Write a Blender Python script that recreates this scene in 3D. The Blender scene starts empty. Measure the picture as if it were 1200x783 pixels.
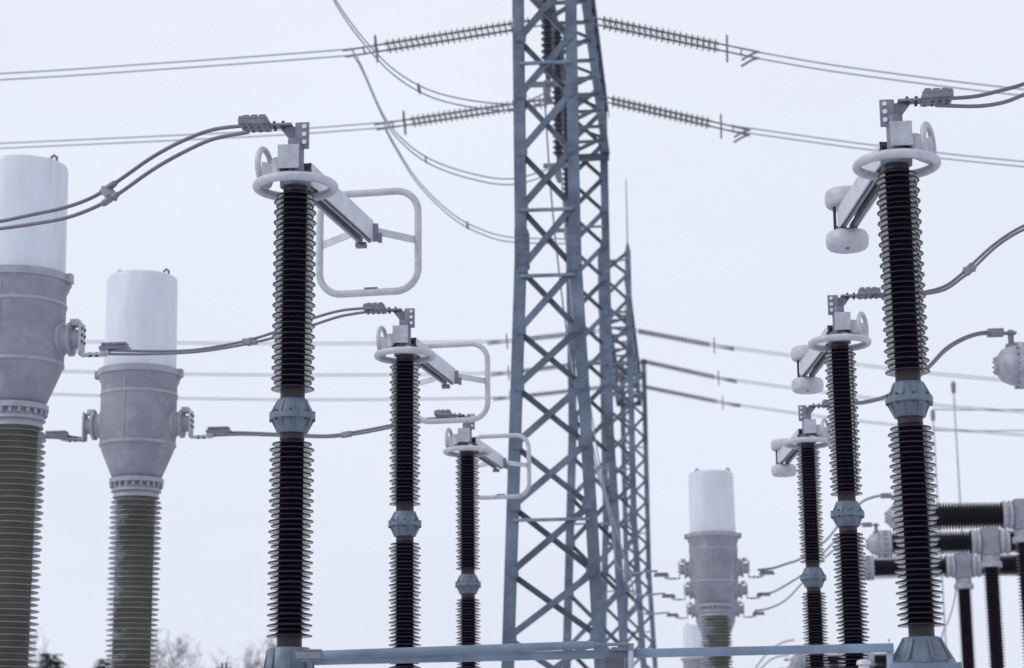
import bpy, math, random
from mathutils import Vector, Matrix

# ------------------------------------------------------------------ camera
scene = bpy.context.scene
col = scene.collection
EYE = 1.75
F, YAW, PITCH, ROLL = 2425.1, -0.083, 0.2222, -0.0104      # focal length in 1200-px units, radians
fwd = Vector((math.sin(YAW)*math.cos(PITCH), math.cos(YAW)*math.cos(PITCH), math.sin(PITCH)))
r0 = Vector((math.cos(YAW), -math.sin(YAW), 0)); u0 = r0.cross(fwd)
right = r0*math.cos(ROLL) + u0*math.sin(ROLL)
up = -r0*math.sin(ROLL) + u0*math.cos(ROLL)
cam_d = bpy.data.cameras.new('camera'); cam = bpy.data.objects.new('camera', cam_d); col.objects.link(cam)
M_ = Matrix((right, up, -fwd)).transposed().to_4x4(); M_.translation = (0, 0, EYE)
cam.matrix_world = M_
cam_d.sensor_width = 36; cam_d.lens = F*36/1200; cam_d.clip_end = 6000
cam_d.dof.use_dof = True; cam_d.dof.focus_distance = 15.8; cam_d.dof.aperture_fstop = 2.6
scene.camera = cam

# ------------------------------------------------------------------ sky and sun
SUN_EL, SUN_ROT = math.radians(38), math.radians(-112)
world = bpy.data.worlds.new('World'); scene.world = world; world.use_nodes = True
wn, wl = world.node_tree.nodes, world.node_tree.links; wn.clear()
wo = wn.new('ShaderNodeOutputWorld'); bg = wn.new('ShaderNodeBackground'); bg.inputs['Strength'].default_value = 0.1
sky = wn.new('ShaderNodeTexSky'); sky.sky_type = 'NISHITA'; sky.sun_disc = False
sky.sun_elevation = SUN_EL; sky.sun_rotation = SUN_ROT; sky.air_density = 1.0; sky.dust_density = 4.0
mix = wn.new('ShaderNodeMixRGB'); mix.inputs['Fac'].default_value = 0.93
tc = wn.new('ShaderNodeTexCoord'); sep = wn.new('ShaderNodeSeparateXYZ')
ramp = wn.new('ShaderNodeValToRGB')
e = ramp.color_ramp.elements
e[0].position = 0.0; e[0].color = (.74, .775, .895, 1); e[1].position = .45; e[1].color = (.815, .85, .94, 1)
cn = wn.new('ShaderNodeTexNoise'); cn.inputs['Scale'].default_value = 3.0; cn.inputs['Detail'].default_value = 4
mp = wn.new('ShaderNodeMapping'); mp.inputs['Scale'].default_value = (1, 1, 3)
cr = wn.new('ShaderNodeMapRange'); cr.inputs['From Min'].default_value = .3; cr.inputs['From Max'].default_value = .7
cr.inputs['To Min'].default_value = 10.65; cr.inputs['To Max'].default_value = 11.2
vm = wn.new('ShaderNodeVectorMath'); vm.operation = 'SCALE'
wl.new(tc.outputs['Generated'], sep.inputs[0]); wl.new(sep.outputs['Z'], ramp.inputs[0])
wl.new(tc.outputs['Generated'], mp.inputs[0]); wl.new(mp.outputs[0], cn.inputs['Vector']); wl.new(cn.outputs['Fac'], cr.inputs['Value'])
wl.new(ramp.outputs[0], vm.inputs[0]); wl.new(cr.outputs[0], vm.inputs['Scale'])
wl.new(sky.outputs[0], mix.inputs[1]); wl.new(vm.outputs[0], mix.inputs[2])
wl.new(mix.outputs[0], bg.inputs['Color']); wl.new(bg.outputs[0], wo.inputs[0])
sun_d = bpy.data.lights.new('sun', 'SUN'); sun_d.energy = 0.9; sun_d.angle = math.radians(16); sun_d.color = (1, .97, .93)
sun = bpy.data.objects.new('sun', sun_d); col.objects.link(sun)
# direction towards the sun: azimuth measured like the sky texture's rotation
sd = Vector((math.sin(SUN_ROT)*math.cos(SUN_EL), math.cos(SUN_ROT)*math.cos(SUN_EL), math.sin(SUN_EL)))
sun.rotation_euler = sd.to_track_quat('Z', 'Y').to_euler()
vs = scene.view_settings; vs.view_transform = 'Standard'; vs.look = 'None'; vs.exposure = 0.0; vs.gamma = 1.0
vs.use_curve_mapping = False
scene.render.engine = 'CYCLES'

R = math.radians
def ray(px, py): return fwd + right*((px-600)/F) + up*((391.5-py)/F)
def at(px, py, Y):                      # photo pixel (1200 wide) -> point standing at depth Y
    d = ray(px, py); return Vector((0, 0, EYE)) + d*(Y/d.y)

# ------------------------------------------------------------------ materials
def mat(name, rgb, rough=.5, metal=0.0, spec=.5, var=.0, vscale=6.0, rgb2=None, bump=0.0, bscale=40, stretch=(1, 1, 1), coat=0):
    m = bpy.data.materials.new(name); m.use_nodes = True
    n, l = m.node_tree.nodes, m.node_tree.links
    b = n['Principled BSDF']
    b.inputs['Roughness'].default_value = rough; b.inputs['Metallic'].default_value = metal
    b.inputs['Specular IOR Level'].default_value = spec
    b.inputs['Coat Weight'].default_value = coat
    if var or rgb2:
        t = n.new('ShaderNodeTexCoord'); mpn = n.new('ShaderNodeMapping'); mpn.inputs['Scale'].default_value = stretch
        oi = n.new('ShaderNodeObjectInfo'); ad = n.new('ShaderNodeVectorMath'); ad.operation = 'ADD'
        sc = n.new('ShaderNodeVectorMath'); sc.operation = 'SCALE'; sc.inputs['Scale'].default_value = .37
        l.new(oi.outputs['Location'], sc.inputs[0])
        no = n.new('ShaderNodeTexNoise'); no.inputs['Scale'].default_value = vscale; no.inputs['Detail'].default_value = 8
        no.inputs['Roughness'].default_value = .65
        rp = n.new('ShaderNodeValToRGB')
        a = [c*(1-var) for c in rgb]; c2 = rgb2 or [min(1, c*(1+var)) for c in rgb]
        rp.color_ramp.elements[0].position = .36; rp.color_ramp.elements[0].color = (*a, 1)
        rp.color_ramp.elements[1].position = .66; rp.color_ramp.elements[1].color = (*c2, 1)
        l.new(t.outputs['Object'], ad.inputs[0]); l.new(sc.outputs[0], ad.inputs[1])
        l.new(ad.outputs[0], mpn.inputs[0]); l.new(mpn.outputs[0], no.inputs['Vector']); l.new(no.outputs['Fac'], rp.inputs[0])
        l.new(rp.outputs[0], b.inputs['Base Color'])
        rr = n.new('ShaderNodeMapRange'); rr.inputs['To Min'].default_value = max(.03, rough-.12); rr.inputs['To Max'].default_value = rough+.12
        l.new(no.outputs['Fac'], rr.inputs['Value']); l.new(rr.outputs[0], b.inputs['Roughness'])
        if bump:
            n2 = n.new('ShaderNodeTexNoise'); n2.inputs['Scale'].default_value = bscale; n2.inputs['Detail'].default_value = 4
            bp = n.new('ShaderNodeBump'); bp.inputs['Strength'].default_value = bump; bp.inputs['Distance'].default_value = .01
            l.new(mpn.outputs[0], n2.inputs['Vector']); l.new(n2.outputs['Fac'], bp.inputs['Height']); l.new(bp.outputs[0], b.inputs['Normal'])
    else:
        b.inputs['Base Color'].default_value = (*rgb, 1)
    return m

MT = {}
MT['porcelain'] = mat('porcelain_dark', (.016, .011, .025), .34, 0, .28, var=.25, vscale=3)
MT['glaze'] = mat('boosted_sheen_below', (.03, .024, .036), .07, 0, .5)
MT['glaze'].node_tree.nodes['Principled BSDF'].inputs['IOR'].default_value = 3.2  # reflectance raised far above porcelain to brighten the shed undersides
MT['porcelain_end'] = mat('porcelain_end', (.026, .018, .023), .45, 0, .4, var=.25, vscale=12)
MT['silicone'] = mat('silicone_dark', (.013, .008, .020), .45, 0, .35, var=.2, vscale=4)
MT['composite'] = mat('composite_grey_green', (.195, .192, .178), .36, 0, .45, var=.18, vscale=2.5)
MT['cast_blue'] = mat('cast_blue_grey', (.112, .15, .205), .42, .1, .5, var=.22, vscale=14, bump=.15)
MT['galv'] = mat('galvanised_steel', (.165, .215, .30), .45, .25, .5, var=.28, vscale=2.2, bump=.1, bscale=20)
MT['galv_tower'] = mat('tower_steel', (.088, .116, .165), .46, .25, .5, var=.2, vscale=1.3, rgb2=(.15, .195, .27))
MT['galv_dark'] = mat('weathered_steel', (.080, .102, .142), .5, .2, .5, var=.35, vscale=1.6)
MT['galv_light'] = mat('bright_steel', (.40, .46, .56), .42, .3, .5, var=.15, vscale=9)
MT['alu'] = mat('brushed_aluminium', (.52, .53, .585), .48, .1, .45, var=.10, vscale=7, bump=.06, bscale=60)
MT['alu_ring'] = mat('matt_aluminium_tube', (.47, .475, .53), .5, .1, .45, var=.12, vscale=10, bump=.05, bscale=80)
MT['alu_box'] = mat('folded_aluminium_sheet', (.40, .42, .48), .5, .15, .45, var=.13, vscale=16, bump=.05, bscale=90)
MT['alu_dark'] = mat('dark_rail_steel', (.20, .205, .235), .5, .2, .5, var=.15, vscale=10)  # darker tone for the rails under the arm
MT['fitting'] = mat('cast_fitting', (.185, .19, .24), .5, .2, .5, var=.22, vscale=25)
MT['bolt'] = mat('bolt_steel', (.62, .62, .66), .35, .5, .5)
MT['bolt_dark'] = mat('dark_bolt', (.05, .05, .065), .5, .2, .5)
MT['cable'] = mat('aluminium_cable', (.135, .135, .175), .5, .15, .5, var=.1, vscale=30)
MT['wire'] = mat('far_line_wire', (.26, .275, .33), .55, .15, .5)
MT['white'] = mat('white_painted_housing', (.60, .63, .71), .42, 0, .5, var=.07, vscale=1.6, stretch=(2.2, 2.2, .5))
MT['tank'] = mat('grey_cast_tank', (.225, .228, .278), .55, .12, .4, var=.06, vscale=2.0, rgb2=(.295, .298, .352), bump=.12, bscale=14, stretch=(1, 1, 1.3))
MT['tank_seam'] = mat('tank_weld_seam', (.315, .32, .375), .55, .1, .4, var=.12, vscale=6)
MT['cap_grey'] = mat('pale_end_cap', (.34, .345, .40), .5, .1, .4, var=.2, vscale=7)
MT['bark'] = mat('birch_twigs', (.19, .155, .185), .9, 0, .2)
MT['fir'] = mat('fir_needles', (.030, .045, .045), .9, 0, .2, var=.3, vscale=3)
MT['box_dark'] = mat('drive_cabinet_grey', (.12, .13, .15), .5, .1, .5, var=.2, vscale=6)
MT['glass'] = mat('glass_disc', (.045, .044, .062), .4, 0, .5)
MT['concrete'] = mat('concrete', (.33, .33, .33), .8, 0, .3, var=.15, vscale=3)
MT['snow'] = mat('snowy_gravel', (.60, .61, .64), .9, 0, .2, vscale=.35, var=.08, rgb2=(.80, .82, .87))

def stain(m, rgb, scale, lo, hi, fac, stretch=(1, 1, 1)):   # irregular worn patches, runs and dirt with a shape of their own
    n, l = m.node_tree.nodes, m.node_tree.links; b = n['Principled BSDF']
    lk = b.inputs['Base Color'].links
    src = lk[0].from_socket
    t = n.new('ShaderNodeTexCoord'); oi = n.new('ShaderNodeObjectInfo'); ad = n.new('ShaderNodeVectorMath'); ad.operation = 'ADD'
    l.new(t.outputs['Object'], ad.inputs[0]); l.new(oi.outputs['Location'], ad.inputs[1])
    mpn = n.new('ShaderNodeMapping'); mpn.inputs['Scale'].default_value = stretch; l.new(ad.outputs[0], mpn.inputs[0])
    no = n.new('ShaderNodeTexNoise'); no.inputs['Scale'].default_value = scale; no.inputs['Detail'].default_value = 10; no.inputs['Roughness'].default_value = .72
    l.new(mpn.outputs[0], no.inputs['Vector'])
    r = n.new('ShaderNodeMapRange'); r.inputs['From Min'].default_value = lo; r.inputs['From Max'].default_value = hi; r.inputs['To Max'].default_value = fac
    l.new(no.outputs['Fac'], r.inputs['Value'])
    x = n.new('ShaderNodeMixRGB'); x.inputs[2].default_value = (*rgb, 1); l.new(r.outputs[0], x.inputs[0]); l.new(src, x.inputs[1])
    l.new(x.outputs[0], b.inputs['Base Color'])
stain(MT['white'], (.36, .37, .42), 1.3, .57, .72, .55, (2.6, 2.6, .35))
stain(MT['white'], (.30, .31, .36), 5.5, .66, .70, .6)
stain(MT['alu'], (.27, .26, .29), 5, .56, .72, .6)
stain(MT['alu_ring'], (.26, .25, .28), 6, .55, .70, .6)
stain(MT['alu_box'], (.24, .24, .27), 7, .56, .72, .6, (1, 1, .5))
stain(MT['cast_blue'], (.075, .07, .07), 9, .54, .70, .7)
stain(MT['cast_blue'], (.25, .29, .34), 12, .60, .72, .5)
stain(MT['galv_tower'], (.075, .064, .062), 1.1, .55, .66, .65, (1, 1, .6))
stain(MT['galv_tower'], (.19, .23, .30), 2.3, .60, .72, .6)
stain(MT['galv_dark'], (.06, .058, .064), 1.6, .55, .68, .5)
stain(MT['galv'], (.11, .115, .13), 3, .55, .70, .6)
stain(MT['tank'], (.40, .405, .46), 2.6, .54, .70, .75, (1.4, 1.4, .8))
stain(MT['tank'], (.16, .16, .20), 1.6, .55, .72, .5, (1.6, 1.6, .6))
stain(MT['cap_grey'], (.24, .24, .28), 4, .55, .70, .6)

# frost and dirt blown on one side of the composite sheds
def frost(m):
    n, l = m.node_tree.nodes, m.node_tree.links; b = n['Principled BSDF']
    src = b.inputs['Base Color'].links[0].from_socket
    t = n.new('ShaderNodeTexCoord'); g = n.new('ShaderNodeSeparateXYZ'); l.new(t.outputs['Object'], g.inputs[0])
    mpn = n.new('ShaderNodeMapping'); mpn.inputs['Scale'].default_value = (2.2, 2.2, 5.5); l.new(t.outputs['Object'], mpn.inputs[0])
    no = n.new('ShaderNodeTexNoise'); no.inputs['Scale'].default_value = 1.5; no.inputs['Detail'].default_value = 9; no.inputs['Roughness'].default_value = .7
    l.new(mpn.outputs[0], no.inputs['Vector'])
    a = n.new('ShaderNodeMath'); a.operation = 'MULTIPLY_ADD'; a.inputs[1].default_value = -.75; l.new(g.outputs['X'], a.inputs[0]); l.new(no.outputs['Fac'], a.inputs[2])
    r = n.new('ShaderNodeMapRange'); r.inputs['From Min'].default_value = .58; r.inputs['From Max'].default_value = .66
    r.inputs['To Max'].default_value = .75; l.new(a.outputs[0], r.inputs['Value'])
    x = n.new('ShaderNodeMixRGB'); x.inputs[2].default_value = (.50, .53, .60, 1); l.new(r.outputs[0], x.inputs[0]); l.new(src, x.inputs[1])
    l.new(x.outputs[0], b.inputs['Base Color'])
MT['composite_frost'] = MT['composite'].copy(); MT['composite_frost'].name = 'frosted_composite'
frost(MT['composite_frost'])

# ------------------------------------------------------------------ mesh helpers
class MB:
    def __init__(s): s.v, s.f = [], []
    def add(s, vs, fs):
        o = len(s.v); s.v += [Vector(p) for p in vs]; s.f += [tuple(i+o for i in f) for f in fs]; return s
    def box(s, c, size, rot=None, bev=0.0):
        hx, hy, hz = size[0]/2, size[1]/2, size[2]/2
        P = [Vector((x*hx, y*hy, z*hz)) for x in (-1, 1) for y in (-1, 1) for z in (-1, 1)]
        if rot is not None: P = [rot @ p for p in P]
        c = Vector(c)
        return s.add([p+c for p in P], [(0, 1, 3, 2), (4, 6, 7, 5), (0, 4, 5, 1), (2, 3, 7, 6), (0, 2, 6, 4), (1, 5, 7, 3)])
    def bar(s, a, b, w, h, upv=(0, 0, 1)):          # rectangular bar from a to b, w sideways and h along upv
        a, b = Vector(a), Vector(b); d = (b-a).normalized(); upv = Vector(upv)
        if abs(d.dot(upv)) > .98: upv = Vector((0, 1, 0))
        x = d.cross(upv).normalized(); z = x.cross(d).normalized()
        P = [p + x*(i*w/2) + z*(j*h/2) for p in (a, b) for i in (-1, 1) for j in (-1, 1)]
        return s.add(P, [(0, 1, 3, 2), (4, 6, 7, 5), (0, 4, 5, 1), (2, 3, 7, 6), (0, 2, 6, 4), (1, 5, 7, 3)])
    def angle(s, a, b, w, t, nrm):                   # L-section: a flange in the plane facing nrm and one at a right angle to it
        a, b = Vector(a), Vector(b); d = (b-a).normalized(); nrm = Vector(nrm)
        x = d.cross(nrm).normalized(); nrm = x.cross(d).normalized()
        s.bar(a, b, w, t, nrm)
        off = x*(w/2-t/2) - nrm*(w/2+.0005)
        return s.bar(a+off, b+off, t, w-t, nrm)
    def lathe(s, prof, axis=(0, 0, 1), o=(0, 0, 0), n=32, cap=True):
        ax = Vector(axis).normalized(); o = Vector(o)
        t = Vector((1, 0, 0)) if abs(ax.x) < .9 else Vector((0, 1, 0))
        x = (t - ax*t.dot(ax)).normalized(); y = ax.cross(x)
        vs, fs = [], []
        for r, z in prof:
            for k in range(n):
                a = 2*math.pi*k/n; vs.append(o + ax*z + (x*math.cos(a)+y*math.sin(a))*r)
        m = len(prof)
        for i in range(m-1):
            for k in range(n):
                k2 = (k+1) % n; fs.append((i*n+k, i*n+k2, (i+1)*n+k2, (i+1)*n+k))
        if cap:
            if prof[0][0] > 1e-5: fs.append(tuple(range(n-1, -1, -1)))
            if prof[-1][0] > 1e-5: fs.append(tuple((m-1)*n+k for k in range(n)))
        return s.add(vs, fs)
    def tube(s, pts, r, n=8, closed=False, flat=None):
        pts = [Vector(p) for p in pts]; m = len(pts); vs, fs = [], []
        rs = r if isinstance(r, (list, tuple)) else [r]*m
        ref = None
        for i, p in enumerate(pts):
            if closed: d = pts[(i+1) % m]-pts[i-1]
            else: d = pts[min(i+1, m-1)]-pts[max(i-1, 0)]
            d.normalize()
            if ref is None:
                ref = Vector((0, 0, 1)) if abs(d.z) < .9 else Vector((1, 0, 0))
            x = (ref - d*ref.dot(d)).normalized(); ref = x; y = d.cross(x)
            for k in range(n):
                a = 2*math.pi*k/n; vs.append(p + (x*math.cos(a)+y*math.sin(a))*rs[i])
        for i in range(m if closed else m-1):
            j = (i+1) % m
            for k in range(n):
                k2 = (k+1) % n; fs.append((i*n+k, i*n+k2, j*n+k2, j*n+k))
        if not closed:
            fs.append(tuple(range(n-1, -1, -1))); fs.append(tuple((m-1)*n+k for k in range(n)))
        return s.add(vs, fs)
    def prism(s, poly, a, b, c, depth):              # poly in axes a,b about c, thick along a x b, centred
        a, b, c = Vector(a), Vector(b), Vector(c); nz = a.cross(b).normalized(); n = len(poly)
        vs = [c + a*p + b*q + nz*(sg*depth/2) for sg in (-1, 1) for p, q in poly]
        fs = [tuple(range(n-1, -1, -1)), tuple(range(n, 2*n))] + [(i, (i+1) % n, n+(i+1) % n, n+i) for i in range(n)]
        return s.add(vs, fs)
    def build(s, name, m, parent=None, smooth=True, bevel=0.0, loc=None):
        me = bpy.data.meshes.new(name); me.from_pydata([tuple(p) for p in s.v], [], s.f); me.validate(); me.update()
        if bevel:
            import bmesh
            bm = bmesh.new(); bm.from_mesh(me)
            bmesh.ops.recalc_face_normals(bm, faces=bm.faces)
            bmesh.ops.bevel(bm, geom=[ed for ed in bm.edges if ed.is_manifold and ed.calc_face_angle(0) > .6], offset=bevel, segments=2, affect='EDGES', profile=.6)
            bm.to_mesh(me); bm.free()
        if smooth:
            me.shade_smooth(); me.set_sharp_from_angle(angle=R(38))
        o = bpy.data.objects.new(name, me); col.objects.link(o); me.materials.append(MT[m] if isinstance(m, str) else m)
        if parent: o.parent = parent
        if loc is not None: o.location = loc
        return o

def tag(o, label=None, cat=None, group=None, kind=None):
    if label: o['label'] = label
    if cat: o['category'] = cat
    if group: o['group'] = group
    if kind: o['kind'] = kind
    return o
def thing(name, loc, label, cat, group=None):
    o = bpy.data.objects.new(name, None); o.empty_display_size = .2; o.location = loc; col.objects.link(o)
    return tag(o, label, cat, group, 'thing')
def copy_tree(o, parent=None):
    c = o.copy(); col.objects.link(c)
    if parent: c.parent = parent
    for ch in list(o.children): copy_tree(ch, c)
    return c
def dup(o, loc, label, group=None):
    c = copy_tree(o); c.location = loc; c['label'] = label
    if group: c['group'] = group
    return c
def spline(P, n=8):                                   # Catmull-Rom through the points
    P = [Vector(p) for p in P]; Q = [P[0]*2-P[1]] + P + [P[-1]*2-P[-2]]; out = []
    for i in range(1, len(Q)-2):
        for k in range(n):
            t = k/n; a, b, c, d = Q[i-1:i+3]
            out.append(.5*((2*b)+(c-a)*t+(2*a-5*b+4*c-d)*t*t+(3*b-a-3*c+d)*t**3))
    return out + [P[-1]]
def shed_profile(rc, tips, z0, z1, n, thick=.018, droop=.018, tip=.005):
    """profile of an insulator; tips = list of radii used in turn, sheds flat below and sloping above"""
    pr = [(rc, z0)]; pitch = (z1-z0)/n
    for i in range(n):
        rt = tips[i % len(tips)]; zb = z0 + pitch*(i+.35)
        k = (rt-rc)/(tips[0]-rc)
        pr += [(rc, zb), (rc+(rt-rc)*.25, zb-droop*.30*k), (rt-.012, zb-droop*k), (rt-.002, zb-droop*k+.0008), (rt, zb-droop*k+tip*.5), (rt-.003, zb-droop*k+tip),
               (rc+(rt-rc)*.3, zb+thick*.62-droop*.2*k), (rc+.004, zb+thick), (rc, zb+thick+.006)]
    return pr + [(rc, z1)]
def bolts(mb, c, axis, rad, n, r, h, ph=0):
    ax = Vector(axis).normalized(); t = Vector((1, 0, 0)) if abs(ax.x) < .9 else Vector((0, 1, 0))
    x = (t-ax*t.dot(ax)).normalized(); y = ax.cross(x)
    for k in range(n):
        a = 2*math.pi*k/n+ph
        mb.lathe([(r, 0), (r, h)], ax, Vector(c)+(x*math.cos(a)+y*math.sin(a))*rad, 6)

PI4 = math.pi/4
def pegs(name, m, parent, pts, axis, r, h, n=6):      # single bolts, each an object of its own sharing one mesh
    first = None
    for p in pts:
        if first is None: first = o = MB().lathe([(r, 0), (r, h)], axis, (0, 0, 0), n).build(name, m, parent)
        else:
            o = first.copy(); col.objects.link(o); o.parent = parent
        o.location = p

# ------------------------------------------------------------------ ground
gm = MB()
gm.add([(-1500, -300, 0), (1500, -300, 0), (1500, 2500, 0), (-1500, 2500, 0)], [(0, 1, 2, 3)])
tag(gm.build('ground', 'snow', smooth=False), kind='structure')

# ------------------------------------------------------------------ disconnector posts
XL, XR, Y0, SP, ZB = -2.528, 1.436, 13.085, 5.4, EYE+.945
def make_post(m, label, loc):
    """m = +1: arm with the square contact frame (left row); m = -1: arm with toroid shields (right row)"""
    t = thing('disconnector_post', loc, label, 'disconnector', 'rotating posts of the open disconnectors')
    # insulators
    for z0, z1, rl in ((.02, 1.40, .146), (1.62, 3.072, .142)):
        n = 38
        io = MB().lathe(shed_profile(.076, [rl, rl-.016], z0+.075, z1-.040, n, thick=.011, droop=.018, tip=.009), n=56, cap=True).build('porcelain_insulator', 'porcelain', t)
        io.data.materials.append(MT['glaze'])
        for pg in io.data.polygons:                      # undersides take the boosted reflection, so they look lit between dark rims
            if -.986 < pg.normal.z < -.6: pg.material_index = 1
        for za, zb in ((z0, z0+.077), (z1-.042, z1)):
            MB().lathe([(.080, za), (.080, zb)], n=40).build('cement_collar', 'porcelain_end', io)
    # middle flange: two ribbed bells bolted together
    fl = MB().lathe([(.095, 1.398), (.100, 1.402), (.126, 1.475), (.138, 1.488), (.150, 1.490), (.150, 1.528), (.136, 1.530), (.126, 1.545), (.100, 1.618), (.095, 1.624)], n=40)
    for k in range(8):
        a = 2*math.pi*(k+.5)/8; c, s = math.cos(a), math.sin(a)
        for sg in (-1, 1):
            zc = 1.511
            fl.prism([(.096, sg*.100), (.100, sg*.108), (.144, sg*.022), (.096, sg*.022)][::sg], (c, s, 0), (0, 0, 1), (0, 0, zc), .010)
    fo = fl.build('middle_flange', 'cast_blue', t)
    pegs('flange_bolt', 'bolt_dark', fo, [(.139*math.cos(k*PI4+.1), .139*math.sin(k*PI4+.1), 1.476) for k in range(8)], (0, 0, 1), .010, .068)
    # base bell and turntable
    bl = MB().lathe([(.115, .02), (.122, .015), (.185, -.115), (.20, -.125), (.20, -.145)], n=8) if m < 0 else MB().lathe([(.128, .02), (.135, .012), (.152, -.12), (.17, -.125), (.17, -.145)], n=36)
    for k in range(8):
        a = 2*math.pi*(k)/8+.2; c, s = math.cos(a), math.sin(a)
        bl.prism([(.11, .01), (.125, .01), (.205, -.12), (.11, -.12)] if m < 0 else [(.11, .008), (.14, .008), (.165, -.12), (.11, -.12)], (c, s, 0), (0, 0, 1), (0, 0, 0), .012)
    bl.build('base_bell', 'cast_blue', t)
    pl = MB().box((0, 0, -.17), (.42, .42, .045)); pl.box((0, 0, -.24), (.30, .30, .09)); pl.build('base_plate', 'galv', t, bevel=.004)
    MB().box((0, 0, (-.29-ZB)/2), (.26, .26, ZB-.29)).build('support_column', 'galv', t, bevel=.006)
    # top cap and ring
    MB().lathe([(.085, 3.062), (.102, 3.066), (.104, 3.105), (.088, 3.11), (.088, 3.165), (.075, 3.17)], n=36).build('top_cap', 'cast_blue', t)
    rg = MB().tube([(math.cos(a)*.255, math.sin(a)*.255, 3.07) for a in [2*math.pi*k/64 for k in range(64)]], .031, 14, closed=True)
    ro = rg.build('corona_ring', 'alu_ring', t)
    st = MB()
    for a in (R(20), R(110), R(200), R(290)):
        c, s = math.cos(a), math.sin(a)
        st.bar((c*.07, s*.07, 3.150), (c*.245, s*.245, 3.098), .035, .006)
    st.build('ring_bracket', 'alu', ro)
    # folded sheet box around the turning head (front and right side seen), open to the inner side
    bx = MB()
    cx = -.028*m; cy = -.03
    bx.box((cx, cy-.09, 3.245), (.142, .006, .158)).box((cx, cy, 3.327), (.142, .186, .006)).box((cx, cy+.09, 3.245), (.142, .006, .158))
    bx.box((cx-.068*m, cy, 3.245), (.006, .174, .158))
    bo = bx.build('terminal_housing', 'alu_box', t)
    MB().lathe([(.055, 3.16), (.055, 3.40)], n=28).build('turning_stem', 'fitting', t)
    ct = MB().lathe([(.058, 3.165), (.058, 3.285)], n=28, o=(-.115*m, .06, 0)).box((-.165*m, .09, 3.265), (.055, .02, .05))
    ct.build('arm_root_clamp', 'alu', t)
    pegs('clamp_bolt', 'bolt_dark', t, [(.112*math.cos(k*math.pi/3+.4), .112*math.sin(k*math.pi/3+.4), 3.125) for k in range(6)], (0, 0, 1), .015, .038)
    # L shaped terminal lug with three bolts
    tp = MB().box((.050*m, -.02, 3.42), (.085, .014, .185)).box((.004*m, .016, 3.42), (.014, .075, .185))
    tp.prism([(0, 0), (-.115*m, .0), (-.03*m, -.11), (0, -.12)][::m], (1, 0, 0), (0, 0, 1), (-.004*m, .02, 3.498), .012)
    tp.box((-.115*m, .02, 3.508), (.17, .085, .016))
    to = tp.build('terminal_lug', 'fitting', t, bevel=.002)
    pegs('lug_bolt', 'bolt', to, [(.062*m, -.027, z) for z in (3.37, 3.425, 3.48)], (0, -1, 0), .016, .016, 10)
    pegs('lug_fastener', 'bolt_dark', to, [(x*m, .02+dy, 3.482) for x in (-.09, -.15) for dy in (-.022, .022)], (0, 0, 1), .010, .052)
    # twin cable clamp block
    cl = MB()
    rot = Matrix.Rotation(R(2)*m, 3, 'Y')
    cl.box((-.285*m, .02, 3.513), (.195, .185, .022), rot).box((-.285*m, .02, 3.548), (.19, .18, .018), rot)
    cl.box((-.205*m, .02, 3.51), (.05, .10, .03))
    for y in (-.045, .085):
        cl.lathe([(.024, -.1), (.024, .1)], rot @ Vector((1, 0, 0)), (-.285*m, y, 3.530), 12)
    co = cl.build('cable_clamp', 'fitting', t, bevel=.003)
    pegs('clamp_fastener', 'fitting', co, [((-.212-.048*i)*m, -.045+.065*j, 3.503) for i in range(4) for j in range(3)], (0, 0, -1), .011, .012)
    for i in range(3): MB().box(((-.222-.055*i)*m, .02, 3.563), (.042, .16, .012)).build('clamp_lid', 'fitting', co, bevel=.002)
    # small upright loop on the counter side
    lp = []; q = R(-8) if m > 0 else R(20)
    for k in range(32):
        a = 2*math.pi*k/32; yy = .135*math.cos(a)
        lp.append((-.215*m-yy*math.sin(q)*m, .02+yy*math.cos(q), 3.215+.125*math.sin(a)))
    lo = MB().tube(lp, .020, 10, closed=True).build('counter_loop', 'alu_ring', t)
    MB().prism([(-.10, -.05), (.10, -.05), (.035, .055), (-.085, .085)], (m, 0, 0), (0, 0, 1), (-.155*m, .05, 3.185), .008).build('loop_bracket', 'alu', lo)
    # arm turned away from the gap
    A = Vector((.03*m, .06, 3.175)); B = Vector((.222, 1.56, 3.188)) if m > 0 else Vector((.205*m, 1.56, 3.155))
    d = (B-A).normalized(); sd_ = d.cross(Vector((0, 0, 1))).normalized(); w = .135; h = .150
    ar = MB()
    prof = [(-w/2, h/2), (w/2, h/2), (w/2, -h/2), (w/2-.012, -h/2), (w/2-.012, h/2-.012), (-w/2+.012, h/2-.012), (-w/2+.012, -h/2), (-w/2, -h/2)]
    upv = sd_.cross(d)
    n = len(prof); vsx = [P + sd_*p + upv*q for P in (A, B) for p, q in prof]
    ar.add(vsx, [(i, (i+1) % n, n+(i+1) % n, n+i) for i in range(n)])
    ar.bar(A+upv*.01, B+upv*.01, .01, h*.7)
    ao = ar.build('contact_arm', 'alu', t)
    rl = MB()
    for sgn in (-1, 1):
        rl.bar(A+sd_*sgn*.034-upv*.055, B+sd_*sgn*.034-upv*.055+d*.02, .032, .03)
        rl.bar(A+sd_*sgn*.034-upv*.080, B+sd_*sgn*.034-upv*.080+d*.02, .020, .012)
    rl.build('arm_rail', 'alu_dark', ao)
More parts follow.
